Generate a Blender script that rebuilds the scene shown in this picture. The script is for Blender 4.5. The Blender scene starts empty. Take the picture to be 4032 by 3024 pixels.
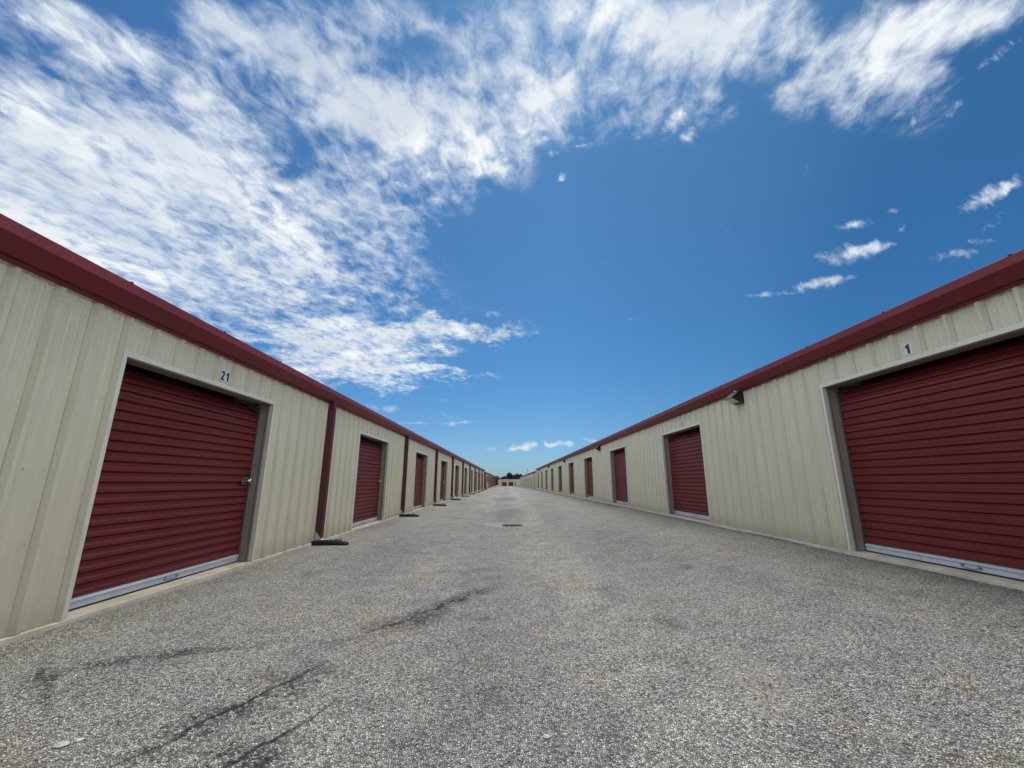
import bpy, math, random
import numpy as np
from mathutils import Matrix, Vector
from math import radians, sin, cos, pi

EXPO = 0.68
SUN_E, SUN_A = 1.5, 34
BACK_K = 1.35
SKY_S = .070
CLOUD_K = 10.0
TINT = [(0, (.50, .76, 1.1)), (.04, (.475, .75, 1.08)), (.14, (.43, .72, .985)), (.27, (.365, .745, .985)), (.65, (.415, .80, 1.0)),
        (.85, (.40, .80, 1.0))]
TINT_X = [(.1, (.88, .90, 1.0)), (.5, (1.0, 1.0, 1.0)), (.56, (1.0, 1.0, 1.0)), (.75, (.70, .77, .80)), (.82, (.46, .60, .68)), (1, (.42, .56, .62))]
WALL_LO, WALL_HI = (.44, .395, .278), (.525, .474, .342)
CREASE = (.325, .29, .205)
SPOUT = (.085, .011, .015)
RED = (.148, .015, .020)
DOOR = (.118, .0165, .0145)
G0, G1, G2, G3, G4, G5 = (.09, .085, .078), (.30, .29, .26), (.45, .435, .395), (.57, .55, .50), (.70, .68, .61), (.84, .81, .74)

# ------------------------------------------------------------------ camera
sc = bpy.context.scene
col = sc.collection
CAM_Z = 1.075
cam_data = bpy.data.cameras.new('camera')
cam = bpy.data.objects.new('camera', cam_data)
col.objects.link(cam)
cam_data.sensor_width = 36.0
cam_data.lens = 1606.5 / 4032 * 36
cam_data.clip_start = 0.05
cam_data.clip_end = 6000
yaw, pitch, roll = radians(.618), radians(13.483), radians(.166)
fw = Vector((sin(yaw) * cos(pitch), cos(yaw) * cos(pitch), sin(pitch)))
rt = Vector((cos(yaw), -sin(yaw), 0))
up = rt.cross(fw)
r2 = rt * cos(roll) + up * sin(roll)
u2 = up * cos(roll) - rt * sin(roll)
m = Matrix((r2, u2, -fw)).transposed().to_4x4()
m.translation = Vector((0, 0, CAM_Z))
cam.matrix_world = m
sc.camera = cam
sc.view_settings.view_transform = 'Standard'
sc.view_settings.look = 'None'
sc.view_settings.exposure = EXPO
sc.view_settings.gamma = 1
sc.view_settings.use_curve_mapping = False

# ------------------------------------------------------------------ sun and sky
SUN_EL, SUN_AZ = radians(75), radians(35)          # azimuth from +Y towards +X
sl = bpy.data.lights.new('sun', 'SUN')
sl.energy = SUN_E
sl.angle = radians(SUN_A)
sl.color = (1.0, .955, .88)
sun = bpy.data.objects.new('sun', sl)
col.objects.link(sun)
sd = Vector((sin(SUN_AZ) * cos(SUN_EL), cos(SUN_AZ) * cos(SUN_EL), sin(SUN_EL)))
sun.rotation_euler = sd.to_track_quat('Z', 'Y').to_euler()
sun.location = (0, 0, 60)

world = bpy.data.worlds.new('World')
sc.world = world
world.use_nodes = True


class NT:
    """small helper round a node tree"""
    def __init__(self, nt):
        self.nt = nt
        nt.nodes.clear()

    def n(self, kind, **kw):
        nd = self.nt.nodes.new(kind)
        for k, v in kw.items():
            if k == 'ins':
                for i, x in v.items():
                    if isinstance(x, bpy.types.NodeSocket):
                        self.nt.links.new(x, nd.inputs[i])
                    else:
                        nd.inputs[i].default_value = x
            else:
                setattr(nd, k, v)
        return nd

    def math(self, op, a, b=0.0, c=None, clamp=False):
        ins = {0: a, 1: b}
        if c is not None:
            ins[2] = c
        return self.n('ShaderNodeMath', operation=op, use_clamp=clamp, ins=ins).outputs[0]

    def vm(self, op, a, b=(0, 0, 0), scale=None):
        nd = self.n('ShaderNodeVectorMath', operation=op, ins={0: a, 1: b})
        if scale is not None:
            nd.inputs['Scale'].default_value = scale
        return nd.outputs[1] if op in ('LENGTH', 'DOT_PRODUCT', 'DISTANCE') else nd.outputs[0]

    def mr(self, v, a, b, c, d, smooth=False):
        nd = self.n('ShaderNodeMapRange', ins={0: v, 1: a, 2: b, 3: c, 4: d})
        nd.interpolation_type = 'SMOOTHSTEP' if smooth else 'LINEAR'
        return nd.outputs[0]

    def noise(self, vec, scale, detail=4, rough=.55, dist=0.0, out=0, lac=2.0):
        nd = self.n('ShaderNodeTexNoise', ins={'Vector': vec, 'Scale': scale, 'Detail': detail, 'Roughness': rough,
                                               'Distortion': dist, 'Lacunarity': lac})
        return nd.outputs[out]

    def mix(self, f, a, b, blend='MIX'):
        nd = self.n('ShaderNodeMix', data_type='RGBA', blend_type=blend)
        for i, x in ((0, f), (6, a), (7, b)):
            if isinstance(x, bpy.types.NodeSocket):
                self.nt.links.new(x, nd.inputs[i])
            else:
                if i and len(x) == 3:
                    x = (*x, 1)
                nd.inputs[i].default_value = x
        return nd.outputs[2]

    def ramp(self, v, stops):
        nd = self.n('ShaderNodeValToRGB', ins={0: v})
        e = nd.color_ramp.elements
        while len(e) > 1:
            e.remove(e[-1])
        e[0].position = stops[0][0]
        e[0].color = (*stops[0][1], 1)
        for p, c in stops[1:]:
            x = e.new(p)
            x.color = (*c, 1)
        return nd.outputs[0]


CLOUD_FIELDS = [
    (-0.5655, 1.1946, 2.5815, 0.4978, 0.1676, 0.95), (-0.1909, 1.0039, 2.6684, 0.2995, 0.134, 0.85),
    (-0.8922, 1.3905, 2.4434, 0.1888, 0.0959, 0.6), (-0.0802, 0.9322, 2.6813, 0.1042, 0.0623, 0.5),
    (0.1444, 1.3156, 2.9658, 0.48, 0.2787, 0.42), (0.3577, 1.4726, 2.926, 0.3883, 0.1682, 0.8),
    (0.7602, 1.4412, -2.5286, 0.2476, 0.1867, 0.85), (0.6555, 1.251, 1.3374, 0.2225, 0.0783, 0.55),
    (0.3228, 1.1214, 2.8224, 0.2384, 0.1042, 0.25), (0.0279, 1.1515, 2.6433, 0.1596, 0.1017, 0.5),
    (0.967, 1.3303, 1.4305, 0.2233, 0.1344, 0.5), (1.2117, 1.2973, 1.6562, 0.2721, 0.1832, 0.72),
    (1.4997, 1.495, -2.7004, 0.2634, 0.1225, 0.7), (0.8499, 1.1471, 1.5003, 0.1026, 0.066, 0.35),
    (-0.6911, 0.7102, 2.6132, 0.5881, 0.1993, 0.62), (-1.1074, 0.8096, 2.5347, 0.5713, 0.273, 0.62),
    (-0.9565, 0.5795, 2.6668, 0.5769, 0.1176, 0.55), (-0.3933, 0.8184, 2.5096, 0.2258, 0.1562, 0.45),
    (-1.2511, 0.5767, 2.6736, 0.3628, 0.1327, 0.35), (-1.3809, 1.3812, 2.8268, 0.4732, 0.1026, 0.45),
    (-1.4799, 1.197, 2.6633, 0.1778, 0.0676, 0.55), (-1.3811, 0.9146, 2.4298, 0.2867, 0.1816, 0.35),
    (-1.1422, 1.2744, 2.4775, 0.3266, 0.0893, 0.28), (-0.6604, 0.5006, 2.7755, 0.194, 0.0504, 0.35),
    (-0.3727, 0.2915, 2.9959, 0.2254, 0.0628, 0.95), (-0.3193, 0.3602, 3.1074, 0.2149, 0.0503, 0.7),
    (-0.1473, 0.3843, 3.0924, 0.2046, 0.0306, 0.85), (-0.4731, 0.3528, 3.0336, 0.1799, 0.0372, 0.5),
    (-0.1954, 0.2645, 3.1105, 0.1404, 0.0193, 0.6), (-1.3491, 1.1467, 2.6215, 0.2764, 0.0495, -0.18),
    (-1.0656, 1.1082, 2.5776, 0.2077, 0.0438, -0.12), (-0.7293, 0.9717, 2.4488, 0.1709, 0.0308, -0.15),
    (-0.3145, 1.354, 2.4703, 0.113, 0.0507, -0.3), (0.6873, 1.2154, 1.2937, 0.1102, 0.0564, -0.3),
    (-1.0051, 1.2227, 2.3947, 0.221, 0.11, 0.4), (-0.7932, 1.0365, 2.4135, 0.2234, 0.0848, 0.38),
    (-1.1943, 1.1319, 2.5544, 0.2606, 0.0869, 0.2), (-1.0904, 1.0321, 2.5777, 0.6606, 0.1703, 0.3),
    (-0.2955, 1.4018, 2.92, 0.3887, 0.1312, 0.2), (-1.2633, 0.9162, 2.6388, 0.5049, 0.0814, 0.35),
    (-0.1297, 0.7911, 1.2211, 0.1318, 0.0813, 0.25), (-0.5766, 0.611, 2.5612, 0.1637, 0.0772, 0.4),
    (-0.517, 0.5288, 2.9433, 0.0756, 0.0265, 0.3), (-0.3096, 0.7439, 1.1398, 0.1537, 0.0824, 0.3),
    (-1.2539, 0.7777, 2.6163, 0.2972, 0.1028, 0.45), (-1.3563, 0.6884, 2.6407, 0.1741, 0.0745, 0.5),
    (-0.5038, 1.4363, 3.0302, 0.3272, 0.1146, 0.4), (-0.0143, 1.1508, 2.5361, 0.2177, 0.1861, 0.4),
    (0.1105, 1.0331, 2.9375, 0.1657, 0.0668, 0.25), (0.521, 1.2853, 1.3798, 0.1674, 0.1153, 0.4),
    (1.3471, 1.4329, -2.613, 0.2838, 0.1337, 0.5), (1.0582, 1.1155, -2.182, 0.126, 0.0825, 0.5),
    (-0.8284, 0.9221, 2.6157, 0.3868, 0.085, 0.35),
]
CLOUD_PUFFS = [
    (0.096, 0.9833, -2.6429, 0.037, 0.022, 0.9), (0.1226, 0.943, -2.4833, 0.0165, 0.0159, 0.6),
    (0.5025, 1.0523, -2.4815, 0.0687, 0.0332, 0.8), (0.518, 1.0985, -2.3157, 0.0493, 0.0236, 0.6),
    (0.5303, 0.9943, 1.0765, 0.034, 0.0295, 0.85), (0.4222, 1.1316, 2.7132, 0.0844, 0.0279, 0.4),
    (0.1514, 0.8498, 1.3027, 0.0202, 0.0134, 0.85), (0.2182, 0.9605, -3.055, 0.0191, 0.0146, 0.7),
    (0.377, 0.9872, -2.6771, 0.0201, 0.0158, 0.6), (0.9408, 0.6146, -2.8954, 0.1154, 0.0297, 0.72),
    (1.0157, 0.634, -2.9668, 0.0673, 0.0166, 0.54), (0.8477, 0.5245, -2.9282, 0.1119, 0.0171, 0.81),
    (0.6855, 0.4919, -3.0564, 0.076, 0.0093, 0.495), (0.9749, 0.7034, -2.9557, 0.0519, 0.0156, 0.72),
    (1.101, 0.6973, -2.4101, 0.0218, 0.0112, 0.54), (1.0876, 0.7568, -3.0581, 0.0215, 0.0105, 0.45),
    (1.38, 0.8029, -2.6464, 0.1134, 0.0291, 0.855), (1.4516, 0.841, -2.6361, 0.0479, 0.0187, 0.63),
    (1.2315, 0.6146, -3.0079, 0.1006, 0.0207, 0.54), (1.3145, 0.6586, -3.1008, 0.0369, 0.0116, 0.54),
    (1.3615, 0.7105, -2.6247, 0.0931, 0.0152, 0.27), (1.5439, 1.3218, -2.5068, 0.1319, 0.0208, 0.45),
    (1.3569, 1.1114, -2.5071, 0.0703, 0.0156, 0.495), (1.2232, 1.0579, -2.3517, 0.0347, 0.0222, 0.63),
    (1.092, 1.1421, 1.6062, 0.0975, 0.0619, 0.36), (0.8655, 0.8808, 1.4224, 0.0351, 0.0162, 0.315),
    (0.6214, 0.6805, 3.0761, 0.0644, 0.0103, 0.25), (0.3073, 0.416, 3.0974, 0.0365, 0.0091, 0.35),
    (0.2541, 0.5771, -2.8384, 0.0517, 0.0163, 0.14), (0.9345, 0.6838, -2.7038, 0.0859, 0.0401, 0.135),
    (-0.0396, 0.4264, 3.0527, 0.0268, 0.0104, 0.6), (0.0694, 0.3782, -3.134, 0.0482, 0.0077, 0.4),
    (-0.5355, 0.5286, 2.947, 0.0504, 0.0159, 0.6), (-0.3107, 0.4049, 3.1344, 0.0241, 0.0103, 0.6),
    (-0.5513, 0.4095, 3.0481, 0.0727, 0.0178, 0.4), (-0.3147, 0.1784, 3.1272, 0.0801, 0.0116, 0.55),
    (-0.246, 0.1407, 3.1102, 0.0512, 0.0057, 0.6), (-0.1189, 0.1435, -3.1199, 0.0626, 0.0069, 0.75),
    (-0.1388, 0.1595, -3.1375, 0.0343, 0.0046, 0.4), (-0.1093, 0.1287, -3.1377, 0.0284, 0.0034, 0.35),
    (0.0439, 0.0853, -3.0675, 0.0338, 0.0123, 0.85), (0.0101, 0.0774, -2.9654, 0.0247, 0.0078, 0.6),
    (0.1286, 0.089, -3.1354, 0.0362, 0.0101, 0.85), (0.0948, 0.0967, 2.8893, 0.0202, 0.009, 0.6),
    (0.1991, 0.0983, 3.0947, 0.0339, 0.0056, 0.6), (-0.0483, 0.0761, -3.1388, 0.0314, 0.0078, 0.5),
]


def build_sky():
    w = NT(world.node_tree)
    out = w.n('ShaderNodeOutputWorld')
    bg = w.n('ShaderNodeBackground', ins={1: SKY_S})
    w.nt.links.new(bg.outputs[0], out.inputs[0])
    sky = w.n('ShaderNodeTexSky', sky_type='NISHITA')
    sky.sun_disc = False
    sky.sun_elevation = SUN_EL
    sky.sun_rotation = SUN_AZ
    sky.air_density = 1.0
    sky.dust_density = .6
    sky.ozone_density = 2.0
    tc = w.n('ShaderNodeTexCoord').outputs['Generated']
    sep = w.n('ShaderNodeSeparateXYZ', ins={0: tc})
    X, Y, Z = sep.outputs
    # direction on the wall of sky to the north (x/y, z/y) for where the cloud banks lie
    yy = w.math('MAXIMUM', Y, .05)
    g = w.n('ShaderNodeCombineXYZ', ins={0: w.math('DIVIDE', X, yy), 1: w.math('DIVIDE', Z, yy), 2: 0.0}).outputs[0]
    # direction on the flat cloud layer (x/z, y/z) for the cloud texture
    zz = w.math('MAXIMUM', w.math('ADD', Z, .10), .03)
    q = w.n('ShaderNodeCombineXYZ', ins={0: w.math('DIVIDE', X, zz), 1: w.math('DIVIDE', Y, zz), 2: 0.0}).outputs[0]
    w1 = w.noise(q, 3.2, 5, .68, out=1)
    w1 = w.vm('SUBTRACT', w1, (.5, .5, .5))
    wz = w.vm('MULTIPLY', w1, (.26, .22, 0))
    gw = w.vm('ADD', g, wz)
    w2 = w.vm('SUBTRACT', w.noise(g, 18, 5, .60, out=1), (.5, .5, .5))
    gs = w.vm('ADD', g, w.vm('MULTIPLY', w2, (.075, .045, 0)))

    def blobs(src, items, r0, r1):
        acc = None
        for (a, b, th, s0, s1, wt) in items:
            if acc is not None:          # (a tiny term that makes Cycles work the list off one by one)
                src_i = w.n('ShaderNodeVectorMath', operation='MULTIPLY_ADD', ins={0: acc, 1: (1e-7, 1e-7, 0), 2: src}).outputs[0]
            else:
                src_i = src
            mp = w.n('ShaderNodeMapping', vector_type='TEXTURE', ins={0: src_i, 1: (a, b, 0), 2: (0, 0, th), 3: (s0, s1, 1)})
            d = w.mr(w.vm('LENGTH', mp.outputs[0]), r0, r1, wt, 0.0, True)
            acc = d if acc is None else w.math('ADD', acc, d)
        return acc
    A = w.math('MINIMUM', blobs(gw, CLOUD_FIELDS, 0.1, 1.35), .98)
    gs = w.n('ShaderNodeVectorMath', operation='MULTIPLY_ADD', ins={0: A, 1: (1e-7, 1e-7, 0), 2: gs}).outputs[0]
    B = w.math('MINIMUM', blobs(gs, CLOUD_PUFFS, 0.0, 1.5), 1.0)
    # rows of ripples, drawn out along the wind
    rot = w.n('ShaderNodeMapping', vector_type='TEXTURE', ins={0: q, 2: (0, 0, radians(60)), 3: (1.0, .58, 1)}).outputs[0]
    n1 = w.noise(rot, 2.6, 7, .60, .35)
    rot2 = w.n('ShaderNodeMapping', vector_type='TEXTURE', ins={0: q, 2: (0, 0, radians(75)), 3: (1.0, .75, 1)}).outputs[0]
    n2 = w.noise(rot2, 17, 4, .60, .5)
    n3 = w.noise(q, 1.1, 3, .5)
    n4 = w.noise(q, 7.5, 7, .60, .3)
    tex = w.math('ADD', w.math('ADD', w.math('MULTIPLY', n1, .20), w.math('MULTIPLY', n4, .40)), w.math('ADD', w.math('MULTIPLY', n2, .32), w.math('MULTIPLY', n3, .08)))
    tex = w.math('SUBTRACT', tex, .5)
    dens = w.math('ADD', w.math('MULTIPLY', tex, 7.0), w.math('SUBTRACT', w.math('MULTIPLY', A, 1.15), .32))
    aA = w.mr(dens, -.60, 1.25, 0, 1, True)
    aA = w.math('MULTIPLY', aA, w.mr(A, .0, .30, 0, 1, True))
    densB = w.math('ADD', w.math('MULTIPLY', w.math('SUBTRACT', w.noise(g, 30, 5, .60, .3), .5), 1.5), w.math('SUBTRACT', B, .22))
    aB = w.math('MULTIPLY', w.mr(densB, -.05, 1.1, 0, 1, True), w.mr(B, .02, .25, 0, 1, True))
    # scattered unseen cloud, added behind and beside the camera to light the walls
    back = w.mr(w.math('SUBTRACT', Y, w.math('MULTIPLY', w.math('ABSOLUTE', X), .5)), .05, -.15, 0, 1, True)
    aC = w.math('MULTIPLY', w.math('MULTIPLY', w.mr(w.math('ADD', tex, .1), -.14, .12, 0, .95, True), back), w.mr(Z, .0, .12, 0, 1, True))
    al = w.math('MAXIMUM', w.math('MAXIMUM', aA, aB), aC)
    # cloud brightness: thick parts bright, soft grey bases
    sh = w.noise(w.vm('ADD', q, (3.1, 1.7, 0)), 2.4, 6, .6, .4)
    thick = w.mr(dens, .1, 1.2, 0, 1, True)
    cl = w.ramp(sh, [(.30, (.50, .575, .66)), (.47, (.66, .72, .775)), (.66, (.86, .89, .905))])
    thin = w.mix(thick, (.60, .68, .79), cl)
    cl = w.mix(w.math('MULTIPLY', aB, 1.0), thin, (.80, .85, .885))
    side = w.mr(w.math('ABSOLUTE', X), .15, .75, -.35, 1.35)
    kk = w.math('ADD', w.math('MULTIPLY', w.math('MULTIPLY', back, side), BACK_K * CLOUD_K), CLOUD_K)  # unseen clouds at the sides brightened to light the walls
    cl = w.mix(1.0, cl, w.n('ShaderNodeCombineXYZ', ins={0: kk, 1: kk, 2: kk}).outputs[0], 'MULTIPLY')
    # clear sky: the physical sky, a little deeper overhead as the phone recorded it
    tint = w.ramp(w.mr(Z, 0, .85, 0, 1), TINT)
    tint = w.mix(1.0, tint, w.ramp(w.mr(X, -1, 1, 0, 1), TINT_X), 'MULTIPLY')
    base = w.mix(1.0, sky.outputs[0], tint, 'MULTIPLY')
    hz = w.mix(al, base, cl)
    w.nt.links.new(hz, bg.inputs[0])


build_sky()
world.cycles.sampling_method = 'MANUAL'
world.cycles.sample_map_resolution = 256

# ------------------------------------------------------------------ helpers
rng = random.Random(7)


def material(name, base=(.5, .5, .5), rough=.5, metal=0.0, spec=.5):
    mt = bpy.data.materials.new(name)
    mt.use_nodes = True
    t = NT(mt.node_tree)
    o = t.n('ShaderNodeOutputMaterial')
    p = t.n('ShaderNodeBsdfPrincipled')
    p.inputs['Base Color'].default_value = (*base, 1)
    p.inputs['Roughness'].default_value = rough
    p.inputs['Metallic'].default_value = metal
    p.inputs['Specular IOR Level'].default_value = spec
    t.nt.links.new(p.outputs[0], o.inputs[0])
    return mt, t, p


def bump(t, p, h, strength, dist):
    b = t.n('ShaderNodeBump', ins={'Strength': strength, 'Distance': dist, 'Height': h})
    t.nt.links.new(b.outputs[0], p.inputs['Normal'])


def link(t, s, p, name):
    t.nt.links.new(s, p.inputs[name])


def objco(t):
    return t.n('ShaderNodeTexCoord').outputs['Object']


def painted(name, base, rough, var=.12, dirt=None, dirt_amt=.0, wav=.0, spec=.5):
    """sheet metal paint with faint blotches, streaks and dents"""
    mt, t, p = material(name, base, rough, spec=spec)
    co = objco(t)
    info = t.n('ShaderNodeObjectInfo').outputs['Random']
    co = t.vm('ADD', co, t.n('ShaderNodeCombineXYZ', ins={0: t.math('MULTIPLY', info, 17.0), 1: 0.0, 2: t.math('MULTIPLY', info, 9.0)}).outputs[0])
    a = t.noise(co, 1.3, 4, .6)
    st = t.noise(t.vm('MULTIPLY', co, (9, 9, .8)), 1.6, 4, .6)
    v = t.math('ADD', t.math('MULTIPLY', a, .6), t.math('MULTIPLY', st, .4))
    lo = tuple(c * (1 - var) for c in base)
    hi = tuple(min(1, c * (1 + var)) for c in base)
    c = t.mix(t.mr(v, .32, .68, 0, 1), lo, hi)
    if dirt:
        d = t.noise(t.vm('MULTIPLY', co, (6, 6, 1.1)), 2.4, 6, .68)
        c = t.mix(t.math('MULTIPLY', t.mr(d, .52, .72, 0, 1, True), dirt_amt), c, dirt)
    link(t, c, p, 'Base Color')
    link(t, t.mr(a, .3, .7, rough - .06, rough + .08), p, 'Roughness')
    if wav:
        bump(t, p, t.noise(co, 2.1, 2, .5), wav, .05)
    return mt


M = {}
M['wall'], t, p = material('cream_wall_panel', (.5, .48, .38), .42)
co = objco(t)
sp = t.n('ShaderNodeSeparateXYZ', ins={0: co})
a = t.noise(co, .9, 4, .6)
st = t.noise(t.vm('MULTIPLY', co, (1, 7, .5)), 2.2, 5, .62)
c = t.mix(t.mr(t.math('ADD', t.math('MULTIPLY', a, .45), t.math('MULTIPLY', st, .55)), .34, .66, 0, 1), WALL_LO, WALL_HI)
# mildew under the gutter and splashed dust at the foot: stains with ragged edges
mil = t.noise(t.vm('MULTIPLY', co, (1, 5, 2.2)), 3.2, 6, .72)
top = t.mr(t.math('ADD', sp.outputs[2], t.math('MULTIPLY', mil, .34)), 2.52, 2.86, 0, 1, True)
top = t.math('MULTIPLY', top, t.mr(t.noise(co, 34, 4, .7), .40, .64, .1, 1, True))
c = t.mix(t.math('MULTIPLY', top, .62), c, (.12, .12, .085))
foot = t.mr(t.math('SUBTRACT', sp.outputs[2], t.math('MULTIPLY', mil, .30)), .10, -.16, 0, 1, True)
c = t.mix(t.math('MULTIPLY', foot, .45), c, (.26, .22, .15))
spk = t.noise(co, 160, 2, .6)
c = t.mix(t.math('MULTIPLY', t.mr(spk, .60, .72, 0, 1, True), .25), c, (.20, .19, .15))
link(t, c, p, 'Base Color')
link(t, t.mr(a, .3, .7, .40, .55), p, 'Roughness')
bump(t, p, t.noise(t.vm('MULTIPLY', co, (1, 1.4, .7)), 1.7, 3, .5), .18, .05)

M['crease'] = painted('painted_shade_grime_crease', CREASE, .6, .22, (.16, .15, .11), .55)  # darker base colour paints shade, with some grime, along the rib edges
M['screw'] = painted('cream_screw_head', (.30, .29, .25), .4, .2)
M['trim'] = painted('cream_trim', (.53, .50, .40), .45, .08, (.25, .22, .16), .3)
M['jamb'] = painted('taupe_jamb', (.235, .195, .155), .5, .10, (.12, .10, .08), .35)
M['red'] = painted('dark_red_gutter_paint', RED, .48, .14, (.11, .045, .04), .35, .08, spec=.35)
M['door'] = painted('dark_red_door_paint', DOOR, .45, .16, (.11, .038, .028), .4, .06, spec=.25)
M['downspout'] = painted('dark_red_downspout_paint', SPOUT, .38, .10, (.09, .05, .04), .3, .05)
M['alu'] = painted('galvanised_rail', (.40, .415, .44), .42, .12, (.24, .22, .19), .35)
M['roof'] = painted('galvalume_roof', (.55, .56, .56), .4, .10)
M['eave'] = painted('dark_weathered_roof_edge', (.10, .09, .07), .6, .15)
M['black'] = painted('black_plastic', (.005, .005, .006), .6, .2, spec=.25)
M['rubber'] = painted('black_rubber', (.015, .015, .015), .7, .1)
M['guide'] = painted('dark_guide', (.05, .045, .04), .6, .1)
M['brass'], t, p = material('dull_brass', (.26, .22, .11), .38, .75)
link(t, t.mix(t.mr(t.noise(objco(t), 60, 4), .4, .6, 0, 1), (.30, .25, .13), (.12, .10, .06)), p, 'Base Color')
M['steel'], t, p = material('bright_steel', (.75, .74, .72), .22, 1.0)
M['dullsteel'], t, p = material('dull_steel', (.30, .30, .30), .4, .8)
M['plate'] = painted('pale_number_plate', (.50, .52, .48), .4, .06)
M['ink'], _, _ = material('black_number', (.010, .012, .012), .4)
M['bronze'], _, _ = material('dark_bronze_housing', (.012, .010, .010), .38)
M['hood'] = painted('weathered_silver_hood', (.17, .165, .16), .45, .15)
M['lens'], t, p = material('yellowed_prismatic_lens', (.50, .44, .20), .25)
wv = t.n('ShaderNodeTexWave', bands_direction='Z', ins={'Vector': objco(t), 'Scale': 30.0}).outputs[1]
link(t, t.mix(t.noise(objco(t), 12, 3), (.62, .56, .30), (.36, .30, .12)), p, 'Base Color')
bump(t, p, wv, .5, .01)
M['tag'], _, _ = material('white_paper_tag', (.75, .75, .74), .6)
M['yellow'] = painted('faded_yellow_bollard', (.55, .40, .10), .5, .15, (.25, .2, .12), .4)
M['pipe'] = painted('white_outlet', (.62, .62, .60), .45, .10, (.3, .28, .22), .3)

M['slab'], t, p = material('tan_concrete', (.42, .34, .24), .85)
co = objco(t)
c = t.mix(t.mr(t.noise(co, 3.5, 6, .68), .35, .65, 0, 1), (.40, .33, .24), (.60, .51, .38))
v = t.n('ShaderNodeTexVoronoi', feature='F1', ins={'Vector': co, 'Scale': 26.0})
dm = t.mr(t.math('ADD', v.outputs['Distance'], t.mr(t.noise(co, 1.1, 2), .42, .62, .30, 0)), .13, .2, 1, 0, True)
c = t.mix(t.math('MULTIPLY', dm, .8), c, (.06, .05, .04))
link(t, c, p, 'Base Color')
bump(t, p, t.noise(co, 70, 5, .7), .35, .01)

# chip-seal gravel: asphalt with pale stones rolled into it
M['gravel'], t, p = material('rolled_gravel', (.3, .3, .29), .9, spec=.25)
co = objco(t)
sp = t.n('ShaderNodeSeparateXYZ', ins={0: co})
gx, gy = sp.outputs[0], sp.outputs[1]
flat = t.n('ShaderNodeCombineXYZ', ins={0: gx, 1: gy, 2: 0.0}).outputs[0]
wob = t.vm('MULTIPLY', t.vm('SUBTRACT', t.noise(flat, 55, 2, .5, out=1), (.5, .5, .5)), (.012, .012, 0))
wco = t.vm('ADD', flat, wob)
v1 = t.n('ShaderNodeTexVoronoi', feature='F1', voronoi_dimensions='2D', ins={'Vector': wco, 'Scale': 92.0})
v1.inputs['Randomness'].default_value = 1.0
e1 = t.n('ShaderNodeTexVoronoi', feature='DISTANCE_TO_EDGE', voronoi_dimensions='2D', ins={'Vector': wco, 'Scale': 92.0}).outputs['Distance']
v2 = t.n('ShaderNodeTexVoronoi', feature='F1', voronoi_dimensions='2D', ins={'Vector': wco, 'Scale': 170.0})
cid = t.n('ShaderNodeSeparateColor', ins={0: v1.outputs['Color']})
stone = t.ramp(cid.outputs[0], [(0, G0), (.18, G1), (.5, G2), (.78, G3), (.93, G4), (1.0, G5)])
stone = t.mix(t.mr(cid.outputs[1], .86, .97, 0, .75), stone, (.30, .235, .15))
cid2 = t.n('ShaderNodeSeparateColor', ins={0: v2.outputs['Color']})
stone = t.mix(t.mr(cid2.outputs[0], .0, 1.0, .0, .30), stone, t.ramp(cid2.outputs[1], [(0, (.05, .05, .05)), (.6, (.30, .30, .28)), (1, (.60, .60, .56))]))
gap = t.mr(e1, .03, .19, 1, 0, True)
sunk = t.mr(cid.outputs[2], .80, .90, 0, .85)                # stones lost from the seal
gap = t.math('MAXIMUM', gap, sunk)
c = t.mix(t.math('MULTIPLY', gap, .78), stone, (.045, .043, .040))
# broad tone: paler where tyres polish, darker and browner elsewhere
big = t.noise(t.vm('MULTIPLY', flat, (1, .35, 1)), .55, 5, .6)
mid = t.noise(flat, 3.2, 5, .65)
tone = t.math('ADD', t.math('MULTIPLY', big, .5), t.math('MULTIPLY', mid, .5))
c = t.mix(1.0, c, t.ramp(tone, [(.32, (.66, .66, .67)), (.5, (1.04, 1.03, 1.015)), (.68, (1.28, 1.25, 1.18))]), 'MULTIPLY')
patch = t.math('MULTIPLY', t.mr(t.noise(flat, 1.15, 6, .72, .4), .575, .67, 0, 1, True), t.mr(t.noise(flat, 17, 4, .7), .44, .60, 0, 1, True))
c = t.mix(t.math('MULTIPLY', patch, .62), c, (.050, .046, .042))
tan = t.mr(t.noise(t.vm('ADD', flat, (7.3, 2.1, 0)), .9, 6, .7, .3), .53, .66, 0, 1, True)
c = t.mix(t.math('MULTIPLY', tan, .7), c, t.mix(1.0, c, (1.10, .97, .80), 'MULTIPLY'))
edge = t.math('MAXIMUM', t.mr(gx, -2.6, -3.5, 0, 1, True), t.mr(gx, 2.9, 4.4, 0, 1, True))
# wheel tracks polished pale, moss and washed-in dirt at the foot of the right wall
wx = t.math('ADD', gx, t.mr(t.noise(t.vm('MULTIPLY', flat, (.2, .12, 1)), 1.0, 2), .3, .7, -.5, .5))
trk = t.math('MAXIMUM', t.mr(t.math('ABSOLUTE', t.math('SUBTRACT', wx, .75)), .15, .75, 1, 0, True),
             t.mr(t.math('ABSOLUTE', t.math('ADD', wx, 1.15)), .15, .6, .55, 0, True))
trk = t.math('MULTIPLY', trk, t.mr(mid, .35, .62, .35, 1))
c = t.mix(trk, c, t.mix(1.0, c, (1.24, 1.22, 1.18), 'MULTIPLY'))
moss = t.math('MULTIPLY', t.mr(t.math('ADD', gx, t.math('MULTIPLY', mid, .30)), 4.38, 4.62, 0, 1, True), t.mr(t.noise(flat, 7, 5, .7), .42, .60, 0, 1, True))
c = t.mix(t.math('MULTIPLY', moss, .8), c, (.045, .045, .028))
c = t.mix(t.math('MULTIPLY', edge, .5), c, t.mix(1.0, c, (1.06, .99, .84), 'MULTIPLY'))


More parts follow.
